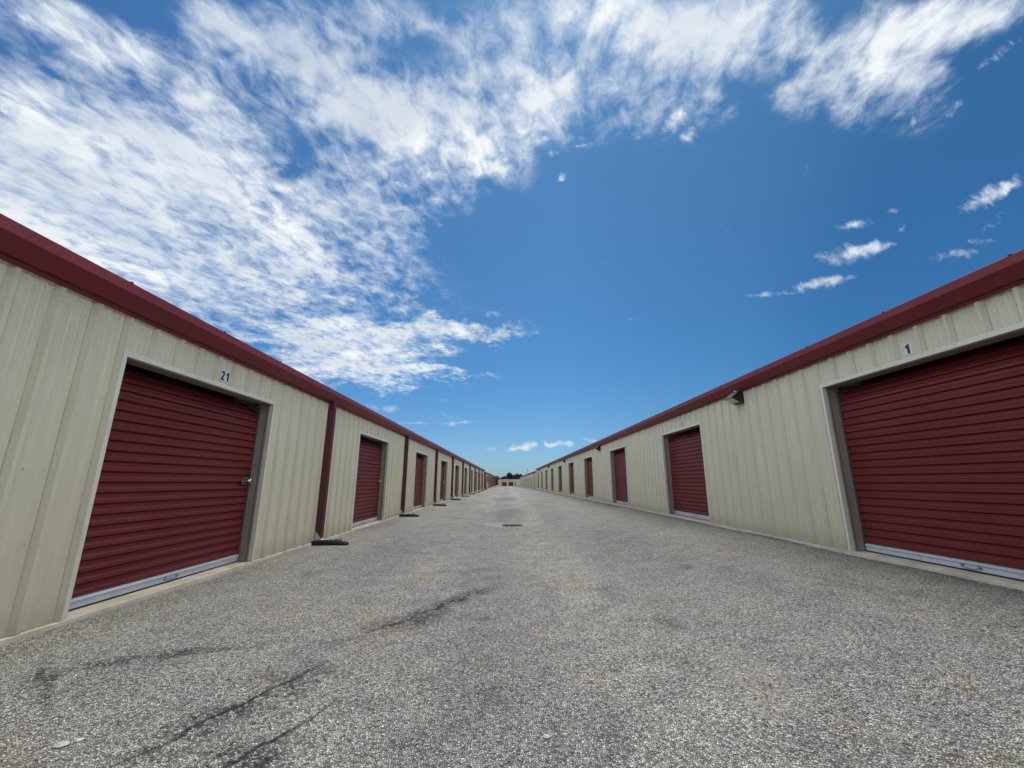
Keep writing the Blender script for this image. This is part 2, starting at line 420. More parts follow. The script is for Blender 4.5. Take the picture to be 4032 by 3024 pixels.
def seg(ax, ay, bx, by, wdt, ragged, scale=2.5):
    """ragged streak between two ground points"""
    L = math.hypot(bx - ax, by - ay)
    th = math.atan2(by - ay, bx - ax)
    src = t.vm('ADD', flat, t.vm('MULTIPLY', t.vm('SUBTRACT', t.noise(flat, scale, 5, .65, out=1), (.5, .5, .5)), (ragged, ragged, 0)))
    mp = t.n('ShaderNodeMapping', vector_type='TEXTURE',
             ins={0: src, 1: ((ax + bx) / 2, (ay + by) / 2, 0), 2: (0, 0, th), 3: (L / 2, wdt, 1)}).outputs[0]
    return t.mr(t.vm('LENGTH', mp), .35, 1.25, 1, 0, True)


dark = None
for s_ in ((-.05, 5.25, -1.35, 3.25, .18, .6, 4), (-.55, 4.35, -1.0, 3.65, .24, .5, 4), (-1.1, 3.15, -1.6, 1.9, .15, .5, 4),
           (-.95, 2.25, -1.3, 1.7, .24, .4, 3), (-3.0, 3.0, -2.2, 2.3, .05, .4, 3), (-1.6, 3.4, -2.9, 2.7, .10, .5, 3),
           (-.15, 3.9, -.1, 4.05, .12, .2, 3)):
    d = seg(*s_)
    dark = d if dark is None else t.math('MAXIMUM', dark, d)
dk = t.math('MULTIPLY', dark, t.mr(t.math('ADD', t.noise(flat, 26, 4, .7), t.math('MULTIPLY', t.noise(flat, 5, 4, .7), .7)), .71, .93, 0, 1, True))
dk = t.math('MULTIPLY', dk, t.mr(cid.outputs[1], .12, .45, .25, 1, True))
c = t.mix(t.math('MULTIPLY', dk, .86), c, (.020, .019, .018))
# thin crack inside the long streak
ck = None
for s_ in ((-1.15, 3.12, -1.62, 1.9, .018, .16, 4), (-.1, 5.2, -1.3, 3.3, .022, .30, 4), (-.9, 2.6, -1.3, 1.7, .016, .14, 4)):
    d = seg(*s_)
    ck = d if ck is None else t.math('MAXIMUM', ck, d)
c = t.mix(t.math('MULTIPLY', ck, .8), c, (.015, .015, .015))
rust = None
for s_ in ((1.26, 3.95, 1.36, 3.45, .07, .25, 5), (.9, 4.9, 1.2, 4.8, .10, .3, 5), (2.4, 5.6, 2.1, 5.3, .14, .4, 5), (-1.5, 2.9, -1.35, 2.75, .06, .15, 5)):
    d = seg(*s_)
    rust = d if rust is None else t.math('MAXIMUM', rust, d)
rk = t.math('MULTIPLY', rust, t.mr(t.noise(flat, 40, 3, .7), .42, .58, 0, 1, True))
c = t.mix(t.math('MULTIPLY', rk, .75), c, (.10, .055, .030))
drn = t.math('MULTIPLY', seg(-1.0, 12.6, 1.3, 12.5, .95, .9, 1.5), t.mr(t.noise(flat, 4.5, 5, .7), .40, .62, 0, 1, True))
c = t.mix(t.math('MULTIPLY', drn, .55), c, t.mix(1.0, c, (.72, .60, .52), 'MULTIPLY'))
pale = seg(1.35, 2.2, 1.5, 3.1, .22, .3, 4)
c = t.mix(t.math('MULTIPLY', t.math('MULTIPLY', pale, t.mr(cid.outputs[1], .3, .6, 0, 1)), .6), c, (.48, .41, .31))
# water marks down the valley of the drive
wet = None
for s_ in ((.1, 12.6, .25, 20, .75, 1.1, .8), (.0, 26, .3, 34, .8, 1.6, .6), (.4, 62, .2, 74, 1.2, 2.2, .5), (.5, 100, .3, 112, 1.3, 2.5, .5),
           (.3, 84, -.2, 88, 1.6, 2.5, .5), (-.9, 13.2, -2.1, 14.4, .25, .8, 1.2), (2.4, 22, 1.9, 23.5, .4, 1.2, 1)):
    d = seg(*s_)
    wet = d if wet is None else t.math('MAXIMUM', wet, d)
c = t.mix(t.math('MULTIPLY', wet, .42), c, t.mix(1.0, c, (.45, .45, .44), 'MULTIPLY'))
link(t, c, p, 'Base Color')
h = t.math('ADD', t.mr(e1, 0, .28, 0, 1, True), t.math('MULTIPLY', cid.outputs[2], .7))
h = t.math('ADD', h, t.math('MULTIPLY', t.noise(flat, 300, 2, .6), .25))
bump(t, p, h, .9, .006)
link(t, t.mr(dk, 0, 1, .92, .6), p, 'Roughness')

M['apron'], t, p = material('worn_concrete_apron', (.4, .35, .3), .9)
co = objco(t)
v = t.n('ShaderNodeTexVoronoi', feature='F1', ins={'Vector': co, 'Scale': 78.0})
st = t.ramp(t.n('ShaderNodeSeparateColor', ins={0: v.outputs['Color']}).outputs[0], [(0, (.07, .06, .055)), (.5, (.26, .225, .20)), (1, (.44, .38, .34))])
link(t, t.mix(t.mr(t.noise(co, 4, 5, .7), .48, .60, 0, .7), st, (.33, .285, .245)), p, 'Base Color')
bump(t, p, t.noise(co, 50, 4, .7), .6, .02)
M['apron_rim'], t, p = material('pale_broken_concrete', (.5, .44, .38), .9)
co = objco(t)
link(t, t.mix(t.mr(t.noise(co, 3, 6, .72), .42, .56, 0, 1), (.20, .19, .175), (.50, .44, .38)), p, 'Base Color')
bump(t, p, t.noise(co, 40, 4, .7), .6, .02)
M['grate'], t, p = material('dark_iron_grate', (.012, .011, .014), .65, .2)
M['pit'], t, p = material('drain_pit', (.010, .010, .012), .9)
M['pebble'], t, p = material('loose_stone', (.4, .36, .3), .8)
info = t.n('ShaderNodeTexNoise', ins={'Vector': objco(t), 'Scale': 9.0, 'Detail': 2.0}).outputs[0]
link(t, t.ramp(info, [(.3, (.30, .20, .10)), (.42, (.50, .44, .36)), (.55, (.42, .41, .39)), (.7, (.60, .57, .52))]), p, 'Base Color')
M['leaf'], t, p = material('leaf', (.05, .08, .03), .6)
lc = t.noise(objco(t), .9, 3, .6)
link(t, t.mix(t.mr(lc, .35, .65, 0, 1), (.004, .008, .004), (.012, .020, .009)), p, 'Base Color')
M['leaf2'], t, p = material('leaf_olive', (.07, .08, .03), .6)
lc = t.noise(objco(t), .9, 3, .6)
link(t, t.mix(t.mr(lc, .35, .65, 0, 1), (.018, .024, .008), (.045, .050, .018)), p, 'Base Color')
M['bark'], _, _ = material('bark', (.09, .07, .05), .9)
M['mast'], _, _ = material('haze_tinted_mast_steel', (.22, .28, .34), .6)  # blue of distant haze is put into the steel colour


class MB:
    def __init__(self):
        self.v, self.f, self.mi = [], [], []

    def quad(self, a, b, c, d, mi=0):
        n = len(self.v)
        self.v += [a, b, c, d]
        self.f.append((n, n + 1, n + 2, n + 3))
        self.mi.append(mi)

    def box(self, x0, x1, y0, y1, z0, z1, mi=0):
        n = len(self.v)
        self.v += [(x, y, z) for z in (z0, z1) for y in (y0, y1) for x in (x0, x1)]
        for q in ((0, 2, 3, 1), (4, 5, 7, 6), (0, 1, 5, 4), (2, 6, 7, 3), (0, 4, 6, 2), (1, 3, 7, 5)):
            self.f.append(tuple(n + i for i in q))
            self.mi.append(mi)

    def prism(self, prof, axis, a, b, mi=0, closed=True, caps=True):
        """extrude a 2D profile; axis 'y': profile is (x,z); 'x': (y,z); 'z': (x,y)"""
        def P(u, w, s):
            return {'y': (u, s, w), 'x': (s, u, w), 'z': (u, w, s)}[axis]
        n = len(self.v)
        k = len(prof)
        self.v += [P(u, w, a) for u, w in prof] + [P(u, w, b) for u, w in prof]
        for i in range(k if closed else k - 1):
            j = (i + 1) % k
            self.f.append((n + i, n + j, n + k + j, n + k + i))
            self.mi.append(mi)
        if caps and closed:
            self.f.append(tuple(n + i for i in range(k)))
            self.f.append(tuple(n + k + i for i in reversed(range(k))))
            self.mi += [mi, mi]

    def tube(self, pts, rad, seg_=8, mi=0):
        pts = [Vector(q) for q in pts]
        rads = rad if isinstance(rad, (list, tuple)) else [rad] * len(pts)
        n0 = len(self.v)
        for i, q in enumerate(pts):
            d = (pts[min(i + 1, len(pts) - 1)] - pts[max(i - 1, 0)]).normalized()
            s = d.cross(Vector((0, 0, 1)))
            if s.length < .01:
                s = Vector((1, 0, 0))
            s.normalize()
            w_ = s.cross(d)
            for k in range(seg_):
                a = 2 * pi * k / seg_
                self.v.append(tuple(q + (s * cos(a) + w_ * sin(a)) * rads[i]))
        for i in range(len(pts) - 1):
            for k in range(seg_):
                a = n0 + i * seg_ + k
                b = n0 + i * seg_ + (k + 1) % seg_
                self.f.append((a, b, b + seg_, a + seg_))
                self.mi.append(mi)
        self.f.append(tuple(n0 + k for k in reversed(range(seg_))))
        self.f.append(tuple(n0 + (len(pts) - 1) * seg_ + k for k in range(seg_)))
        self.mi += [mi, mi]

    def build(self, name, mats, parent=None, smooth=False, fix=True, bevel=0):
        me = bpy.data.meshes.new(name)
        me.from_pydata(self.v, [], self.f)
        for m_ in (mats if isinstance(mats, (list, tuple)) else [mats]):
            me.materials.append(m_)
        me.polygons.foreach_set('material_index', self.mi)
        me.validate()
        me.update()
        if fix:
            import bmesh
            bm = bmesh.new()
            bm.from_mesh(me)
            bmesh.ops.recalc_face_normals(bm, faces=bm.faces)
            bm.to_mesh(me)
            bm.free()
        if smooth:
            me.polygons.foreach_set('use_smooth', [True] * len(me.polygons))
        o = bpy.data.objects.new(name, me)
        col.objects.link(o)
        if parent:
            o.parent = parent
        if bevel:
            b = o.modifiers.new('bevel', 'BEVEL')
            b.width = bevel
            b.segments = 2
            b.limit_method = 'ANGLE'
            b.angle_limit = radians(40)
        return o


def tag(o, label=None, cat=None, group=None, kind=None):
    for k, v_ in (('label', label), ('category', cat), ('group', group), ('kind', kind)):
        if v_:
            o[k] = v_
    return o


def empty(name, loc=(0, 0, 0), rz=0):
    o = bpy.data.objects.new(name, None)
    o.empty_display_size = .3
    o.location = loc
    o.rotation_euler = (0, 0, rz)
    col.objects.link(o)
    return o


def copy_under(src, parent, dy):
    """copy a part and its sub-parts along the wall"""
    c_ = src.copy()
    col.objects.link(c_)
    c_.parent = parent
    c_.location = (src.location[0], src.location[1] + dy, src.location[2])
    for ch in list(src.children):
        d_ = ch.copy()
        col.objects.link(d_)
        d_.parent = c_
    return c_


def copy_thing(src, loc, rz, label):
    c_ = src.copy()
    col.objects.link(c_)
    c_.location = loc
    c_.rotation_euler = (0, 0, rz)
    c_['label'] = label
    for ch in list(src.children):
        d_ = ch.copy()
        col.objects.link(d_)
        d_.parent = c_
    return c_


# ------------------------------------------------------------------ ground
XL, XR = -3.532, 4.520
RB = .208                                              # floor of the right-hand row above the left-hand one


def ground_z(x, y):
    yy = max(y, 0)
    fall = 0.0
    if yy > 62:
        tt = min((yy - 62) / 150, 1.15)
        fall = -1.12 * tt
    right = .165 - .20 * min(max((yy - 14) / 50, 0), 1)
    left = -.035
    mid_ = -.105
    if x <= 0:
        k = min(max(-x / 3.5, 0), 1)
        z = mid_ + (left - mid_) * (k * k * (3 - 2 * k)) ** .8
    else:
        k = min(x / 4.5, 1)
        z = mid_ + (right - mid_) * (k * k * (3 - 2 * k)) ** .8
    dx, dy = x - .16, y - 12.2
    z -= .035 * math.exp(-(dx * dx / .8 + dy * dy / 1.2))
    z += .010 * sin(x * 1.7 + y * .9) * cos(y * .63 - x) + .006 * sin(x * 4.1 - y * 2.3)
    if y > 25:
        z += .03 * sin(y * .11 + x * .3) * min((y - 25) / 40, 1)
    return z + fall


def ground():
    xs = [-2500, -800, -200, -60, -25, -14, -8, -5] + [-4.0 + .25 * i for i in range(37)] + [6, 9, 15, 26, 60, 200, 800, 2500]
    ys = [-2500, -400, -60, -15, -6, -2] + [.3 * i for i in range(90)] + [27 + 1.2 * i for i in range(60)] + \
        [100 + 6 * i for i in range(20)] + [225, 240, 280, 400, 700, 1300, 2800]
    verts = [(x, y, ground_z(x, y)) for y in ys for x in xs]
    W = len(xs)
    faces = [(j * W + i, j * W + i + 1, (j + 1) * W + i + 1, (j + 1) * W + i) for j in range(len(ys) - 1) for i in range(W - 1)]
    me = bpy.data.meshes.new('gravel_drive')
    me.from_pydata(verts, [], faces)
    me.materials.append(M['gravel'])
    me.polygons.foreach_set('use_smooth', [True] * len(me.polygons))
    o = bpy.data.objects.new('gravel_drive', me)
    col.objects.link(o)
    tag(o, kind='structure')


ground()

# ------------------------------------------------------------------ storage buildings
RIB = .3048
DOOR_W, DOOR_H, REC = 2.50, 2.232, .17
WALL_H, GUT_H = 2.59, 2.779
FINE = [(0, 0), (.010, 0), (.078, 0), (.085, .005), (.095, .005), (.102, 0), (.146, 0), (.153, .005), (.163, .005), (.170, 0),
        (.2190, 0), (.2288, 0), (.2500, .036), (.2836, .036)]
COARSE = [(0, 0), (.010, 0), (.2190, 0), (.2288, 0), (.2500, .036), (.2836, .036)]


def dprof(s, prof):
    s = s % RIB
    pts = prof + [(RIB, 0)]
    for (a, da), (b, db) in zip(pts, pts[1:]):
        if a <= s <= b:
            return da + (db - da) * (s - a) / max(b - a, 1e-6)
    return 0


def wall_mesh(L, openings, prof, height, head, axis='y', phase=0.0, gable=None, x_at=0, sign=1, foot=.004):
    """ribbed sheet along y (outward +x) or, for gables, along x"""
    mb = MB()
    st_ = set()
    k = -1
    while k * RIB - phase < L + RIB:
        for s, _ in prof:
            q = k * RIB - phase + s
            if 0 <= q <= L:
                st_.add(round(q, 5))
        k += 1
    st_ |= {0, L}
    for a, b in openings:
        st_ |= {round(a, 5), round(b, 5)}
    S_ = sorted(st_)

    def P(s, z):
        d = dprof(s + phase, prof)
        if axis == 'y':
            return (d, s, z)
        return (-s, x_at + sign * d, z)
    for a, b in zip(S_, S_[1:]):
        if b - a < 1e-4:
            continue
        mid_ = (a + b) / 2
        opened = any(o0 < mid_ < o1 for o0, o1 in openings)
        ph_ = (mid_ + phase) % RIB
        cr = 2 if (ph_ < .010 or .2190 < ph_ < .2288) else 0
        h0 = height if not gable else gable(a)
        h1 = height if not gable else gable(b)
        if opened:
            mb.quad(P(a, head), P(b, head), P(b, h1), P(a, h0), mi=cr)
        else:
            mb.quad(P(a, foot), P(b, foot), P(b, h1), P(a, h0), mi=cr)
    return mb


def add_screws(mb, L, openings, rows, prof):
    k = 0
    while k * RIB < L:
        for z, every, jit in rows:
            s = k * RIB + .2288 + .045 + jit
            if k % every:
                continue
            if any(o0 - .05 < s < o1 + .05 for o0, o1 in openings) and z < DOOR_H + .04:
                continue
            if s > L or rng.random() < .12:
                continue
            d = dprof(s, prof)
            r = .0085
            n = len(mb.v)
            mb.v += [(d + .008, s, z), (d - .001, s - r, z), (d - .001, s, z - r), (d - .001, s + r, z), (d - .001, s, z + r)]
            for a, b in ((1, 2), (2, 3), (3, 4), (4, 1)):
                mb.f.append((n, n + a, n + b))
                mb.mi.append(1)
        k += 1


def curtain_mesh(ya, yb, head, coarse=False):
    """corrugated roll-up curtain: ribs run along y, the top rolls back over the drum"""
    P = .0955
    prof = [(-.004, -.006), (.008, .022), (.037, .023), (.052, .003), (.060, 0), (.085, -.001)] if not coarse \
        else [(0, 0), (.005, .018), (.038, .019), (.054, .001)]
    pts = []
    z = .105
    k = 0
    while z < head + .06:
        for s, d in prof:
            zz = .105 + k * P + s
            if zz > head + .08:
                break
            u = max(0, zz - (head - .34))
            # follow the drum: height gained shrinks as the curtain curves inward
            ang = min(u / .38, 1.3)
            back = .38 * (1 - cos(ang))
            rise = .38 * sin(ang) if u > 0 else 0
            zf = (min(zz, head - .34)) + rise
            pts.append((-REC + d - back, zf))
        k += 1
        z = .105 + k * P
    mb = MB()
    n = len(pts)
    ys = [ya + (yb - ya) * i / (1 if coarse else 6) for i in range(2 if coarse else 7)]
    for y in ys:
        mb.v += [(x + .0, y, z_) for x, z_ in pts]
    for j in range(len(ys) - 1):
        for i in range(n - 1):
            mb.f.append((j * n + i, (j + 1) * n + i, (j + 1) * n + i + 1, j * n + i + 1))
            mb.mi.append(0)
    return mb


def make_door(parent, ya, coarse=False, lock=True, w=DOOR_W, h=DOOR_H, rec_mat='jamb'):
    """door frame, curtain with rail, handle and latch; ya is the near edge of the outer trim"""
    yb = ya + w
    T = .042
    fr = MB()
    fr.box(-.02, .040, ya, ya + T, -.0, h, 0)
    fr.box(-.02, .040, yb - T, yb, -.0, h, 0)
    fr.box(-.02, .0415, ya - .002, yb + .002, h - T - .006, h + .004, 0)
    fr.box(-REC - .02, -.02, ya + .004, ya + T - .004, .006, h - T, 1)
    fr.box(-REC - .02, -.02, yb - T + .004, yb - .004, .006, h - T, 1)
    fr.box(-REC - .02, -.02, ya + .006, yb - .006, h - T - .002, h - .004, 1)
    if not coarse:
        # folded seam down each return, and screws
        fr.box(-.052, -.046, yb - T - .003, yb - T + .008, .01, h - T - .004, 2)
        fr.box(-.052, -.046, ya + T - .008, ya + T + .003, .01, h - T - .004, 2)
        for z in (.18, .78, 1.30, 2.02):
            for y_, s in ((yb - T + .004, -1), (ya + T - .004, 1)):
                fr.box(-.115, -.101, min(y_, y_ + s * .009), max(y_, y_ + s * .009), z, z + .014, 3)
    o = fr.build('door_frame', [M['trim'], M['jamb'], M['guide'], M['dullsteel']], parent, bevel=0 if coarse else .003)
    gd = MB()
    gd.box(-REC - .055, -REC + .019, ya + T - .004, ya + T + .024, .006, h - .10)
    gd.box(-REC - .055, -REC + .019, yb - T - .024, yb - T + .004, .006, h - .10)
    gd.box(-REC - .50, -REC - .48, ya - .1, yb + .1, .006, h + .3)  # unseen panels added behind and above the curtain against light leaks
    gd.box(-REC - .48, -REC - .05, ya - .08, yb + .08, h + .10, h + .12)
    gd.build('guide_track_and_light_block', M['guide'], o)
    cu = curtain_mesh(ya + T + .016, yb - T - .016, h - T, coarse).build('roll_up_door', M['door'], parent, smooth=False, fix=False)
    ra = MB()
    y0, y1 = ya + T + .02, yb - T - .02
    ra.prism([(-REC - .015, .018), (-REC + .022, .018), (-REC + .022, .066), (-REC + .034, .074), (-REC + .034, .086), (-REC + .010, .100), (-REC - .015, .112)], 'y', y0, y1)
    ra.build('bottom_rail', M['alu'], cu, bevel=0 if coarse else .002)
    if not coarse:
        rb_ = MB()
        rb_.box(-REC - .01, -REC + .016, y0, y1, .004, .018)
        rb_.build('rubber_seal', M['rubber'], cu)
        ym = (ya + yb) / 2 + .05
        hd = MB()
        xh = -REC + .024
        hd.tube([(xh, ym - .085, .055), (xh + .012, ym - .080, .052), (xh + .020, ym - .05, .036), (xh + .020, ym + .05, .036), (xh + .012, ym + .080, .052), (xh, ym + .085, .055)], .0055, 6)
        hd.box(xh - .004, xh + .002, ym - .10, ym - .066, .036, .066)
        hd.box(xh - .004, xh + .002, ym + .066, ym + .10, .036, .066)
        hd.build('pull_handle', M['dullsteel'], cu)
        lt = MB()
        xl, yl, zl = -REC + .016, yb - .175, 1.075
        lt.box(xl, xl + .005, yl - .055, yl + .10, zl - .052, zl + .055, 1)
        lt.box(xl + .005, xl + .017, yl - .045, yl + .075, zl + .026, zl + .046, 0)
        lt.box(xl + .005, xl + .017, yl - .055, yl + .060, zl - .046, zl - .028, 0)
        lt.box(xl + .008, xl + .020, yl - .040, yl + .12, zl - .012, zl + .014, 0)
        lt.box(xl + .017, xl + .022, yl - .065, yl - .050, zl - .020, zl + .020, 2)
        lt.build('slide_latch', [M['brass'], M['rubber'], M['dullsteel']], cu, bevel=.0015)
    return [o, cu]


def building(name, loc, rz, L, doors, label, spouts=(), coarse=False, depth=9.0, red_eave=True, group=None, corner=False,
             wall_h=WALL_H, door_w=DOOR_W, door_h=DOOR_H, rise=.38, plinth=1.2, phase=0.0):
    gh = wall_h + (GUT_H - WALL_H)
    b = empty(name, loc, rz)
    tag(b, label, 'building', group)
    prof = COARSE if coarse else FINE
    ops = [(d + .002, d + door_w - .002) for d in doors]
    mb = wall_mesh(L, ops, prof, wall_h, door_h - .01, phase=phase)
    if not coarse:
        add_screws(mb, L, ops, [(.045, 1, 0), (.055, 1, -.10), (1.15, 2, 0), (1.16, 2, -.11), (.62, 3, 0), (2.40, 2, 0), (1.78, 5, 0)], prof)
    # back wall, plain
    mb.quad((-depth, 0, .0), (-depth, L, .0), (-depth, L, wall_h), (-depth, 0, wall_h))
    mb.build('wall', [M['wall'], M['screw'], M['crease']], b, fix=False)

    def gab(s):
        return gh - .02 + rise * (1 - abs(s - depth / 2) / (depth / 2))
    for y_, sg in ((0, -1), (L, 1)):
        g_ = wall_mesh(depth, [], COARSE, 0, 0, axis='x', gable=gab, x_at=y_, sign=sg)
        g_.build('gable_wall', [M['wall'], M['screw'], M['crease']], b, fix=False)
    # slab
    s_ = MB()
    s_.box(-depth - .03, .045, -.03, L + .03, -plinth, 0)
    s_.build('foundation', M['slab'], b, bevel=.006)
    # roof: two slopes of sheet
    r_ = MB()
    hx = depth / 2
    z0, z1 = gh - .012, gh + rise
    for (xa, za, xb, zb) in ((.03, z0, -hx, z1), (-depth - .08, z0, -hx, z1)):
        r_.prism([(xa, za), (xb, zb), (xb, zb + .02), (xa, za + .02)], 'y', -.06, L + .06)
    r_.build('roof', M['roof'] if red_eave or L < 40 else M['eave'], b, fix=True)
    # eave gutter with folded face, straps showing as little bumps on top
    gm = M['red'] if red_eave else M['trim']
    g = MB()
    w1, w2 = .105, .215
    g.prism([(.033, wall_h + .0), (w1, wall_h + .0), (w2, wall_h + .095), (w2, gh - .01), (w2 - .016, gh), (w2 - .016, gh - .012), (w2 - .01, gh - .018),
             (w2 - .01, wall_h + .10), (w1 - .01, wall_h + .012), (.033, wall_h + .012)], 'y', -.05, L + .05)
    g.prism([(.034, wall_h - .034), (.039, wall_h - .034), (.062, wall_h - .004), (.034, wall_h - .004)], 'y', -.03, L + .03)
    if not coarse:
        y = .4
        while y < L:
            g.box(w2 - .05, w2 - .004, y, y + .03, gh - .004, gh + .001)
            g.box(w2 - .012, w2 + .003, y + .008, y + .020, gh - .002, gh + .004)
            y += 1.22
        y = 6.4
        while y < L:                                     # lap joints
            g.prism([(w1 - .002, wall_h - .002), (w2 + .003, wall_h + .094), (w2 + .003, gh - .012), (w2 - .006, gh - .012), (w1 - .008, wall_h + .008)], 'y', y, y + .05)
            y += 6.1
    g.build('gutter', gm, b)
    # gable rake trim
    for y_, sg in ((0, -1), (L, 1)):
        ya, yb = (y_ - .075, y_ - .034) if sg < 0 else (y_ + .034, y_ + .075)
        rk_ = MB()
        rk_.prism([(.06, z0 - .16), (-hx, z1 - .16), (-depth - .06, z0 - .16), (-depth - .06, z0 + .03), (-hx, z1 + .03), (.06, z0 + .03)], 'y', ya, yb)
        rk_.build('rake_trim', gm, b)
    if corner:
        ct = MB()
        ct.box(.033, .047, -.062, .12, .0, wall_h - .03)
        ct.box(-.16, .033, -.062, -.036, .0, wall_h - .03)
        ct.build('corner_trim', M['red'], b)
    # doors: the first one built, the others copied with all their pieces
    if doors:
        kit = make_door(b, doors[0], coarse, w=door_w, h=door_h)
        for d in doors[1:]:
            for o in kit:
                copy_under(o, b, d - doors[0])
    if spouts:
        dsp = MB()
        x0, x1, hw = .034, .150, .052
        zt, zb = wall_h + .03, .185
        prof_ = [(x0, zt), (x1, zt), (x1, zb - .12), (x0, zb + .02)]
        dsp.prism(prof_, 'y', -hw, hw)
        # shallow flutes on the faces
        for y_ in (-.026, .026):
            dsp.box(x1, x1 + .004, y_ - .006, y_ + .006, zb - .06, zt - .01)
        so = dsp.build('downspout', M['downspout'], b, bevel=0 if coarse else .004)
        so.location = (0, spouts[0], 0)
        if not coarse:
            el = MB()
            el.prism([(x0, zb + .018), (x0 + .035, zb - .02), (x1 - .02, zb - .11), (x1 + .01, .03), (x0, .012)], 'y', -.036, .040)
            eo = el.build('outlet_boot', M['pipe'], so, bevel=.004)
            for z in (2.2, 1.1):
                bd = MB()
                bd.box(x0 - .03, x1 + .006, -hw - .006, hw + .006, z, z + .022)
                bd.build('strap', M['downspout'], so)
        for sy in spouts[1:]:
            copy_under(so, b, sy - spouts[0])
    return b


LY0 = -4.4
L_DOORS = [3.585 + 6.125 * k for k in range(10)]
L_SP = [7.955 + 6.125 * k for k in range(9)] + [62.98]
building('storage_building', (XL, LY0, 0), 0, 63.25 - LY0, [d - LY0 for d in L_DOORS],
         'long cream storage building with dark red downspouts and number 21, nearest on the left',
         [s - LY0 for s in L_SP], phase=.19)
RY0, RY1 = -4.2, 63.3
R_FAR = [5.66 + 6.225 * k for k in range(10)]
building('storage_building', (XR, RY1, RB), pi, RY1 - RY0, sorted(RY1 - f for f in R_FAR),
         'long cream storage building without downspouts and number 1, near right side of the drive', phase=.28)
# second row
L2Y, L2E = 68.8, 160.0
building('storage_building', (XL + .06, L2Y, -.16), 0, L2E - L2Y, [1.1 + 4.85 * k for k in range(18)],
         'storage building with closely spaced dark red doors beyond the yellow bollards on the left',
         [4.62 + 4.85 * k for k in range(18)], coarse=True, corner=True, door_w=3.25, wall_h=2.56, plinth=2.5)
R2Y, R2E = 66.6, 140.0
nR2 = 11
building('storage_building', (XR - .06, R2E, -.09), pi, R2E - R2Y, [R2E - (R2Y + 1.3 + 6.5 * k) - 2.46 for k in range(nR2)][::-1],
         'lower cream storage building just beyond the first one on the right side', coarse=True, plinth=2.5, wall_h=2.63)
building('storage_building', (XL + .1, 163.5, -.62), 0, 44, [1.6 + 4.7 * k for k in range(9)],
         'farthest storage building on the left, small and mostly dark red', coarse=True, red_eave=True, door_w=2.9, plinth=3)
building('storage_building', (XR - .1, 182.0, -.72), pi, 38, [],
         'plain cream storage building without doors, third along the right side', coarse=True, red_eave=False, plinth=3)
building('storage_building', (XR - .16, 214.0, -1.0), pi, 28, [],
         'farthest plain cream storage building on the right, next to the building closing the drive', coarse=True, red_eave=False, plinth=3)
# the building that closes the drive
building('storage_building', (-22.0, 221.0, -1.12), -pi / 2, 44, [2.15 + 3.42 * k for k in range(12)],
         'cream storage building standing across the far end of the drive with wide dark doors', coarse=True, red_eave=False,
         wall_h=2.95, door_w=2.55, door_h=2.12, plinth=3)

# ------------------------------------------------------------------ unit numbers
DIG = {
    '1': [[(.24, 0), (.56, 0), (.56, 1), (.36, 1), (.28, .90), (.04, .80), (.04, .60), (.24, .64)]],
}


def stroke(path, w):
    out = []
    L_, R_ = [], []
    for i, (x, y) in enumerate(path):
        a = path[max(i - 1, 0)]
        b = path[min(i + 1, len(path) - 1)]
        dx, dy = b[0] - a[0], b[1] - a[1]
        l = math.hypot(dx, dy) or 1
        L_.append((x - dy / l * w, y + dx / l * w))
        R_.append((x + dy / l * w, y - dx / l * w))
    return L_ + R_[::-1]


arc2 = [(.33 + .21 * cos(radians(a)), .73 + .16 * sin(radians(a))) for a in range(180, -50, -15)]
DIG['2'] = [stroke(arc2 + [(.36, .40), (.20, .22), (.145, .06)], .12), [(.03, 0), (.64, 0), (.64, .19), (.03, .19)]]
a3 = [(.32 + .20 * cos(radians(a)), .74 + .16 * sin(radians(a))) for a in range(170, -95, -15)]
b3 = [(.32 + .22 * cos(radians(a)), .27 + .17 * sin(radians(a))) for a in range(90, -175, -15)]
DIG['3'] = [stroke(a3, .09), stroke(b3, .095)]


def number_sign(txt, side, y, z, label):
    """self-adhesive plates, one digit each, standing 3 mm proud of the ribs"""
    H = .112
    W = .086
    sgn = 1 if side == 'L' else -1
    e = empty('unit_number_sign', (XL if side == 'L' else XR, y, z + (RB if side == 'R' else 0)), 0 if side == 'L' else pi)
    n = len(txt)
    for i, ch in enumerate(txt):
        # in local coordinates +x is out of the wall; reading direction seen from outside is +y
        y0 = (i - n / 2) * W
        pl = MB()
        pl.box(.002, .0065, y0 + .001, y0 + W - .001, -.014, H + .014)
        po = pl.build('plate', M['plate'], e)
        dg = MB()
        for poly in DIG[ch]:
            dg.prism([(y0 + .012 + u * W * 1.04, v_ * H) for u, v_ in poly], 'x', .0068, .0085)
        dg.build('digit', M['ink'], po)
    tag(e, label, 'sign', 'unit number signs')
    return e


number_sign('21', 'L', 4.974, 2.290, 'black number 21 on pale plates above the nearest left door')
number_sign('2', 'L', 11.133, 2.305, 'black number 2 above the second door on the left')
number_sign('1', 'R', 4.334, 2.282, 'black number 1 on a pale plate above the big door at the right edge')
number_sign('2', 'R', 10.433, 2.282, 'black number 2 above the second door on the right')
number_sign('3', 'R', 16.62, 2.285, 'small black number 3 above the third door on the right')

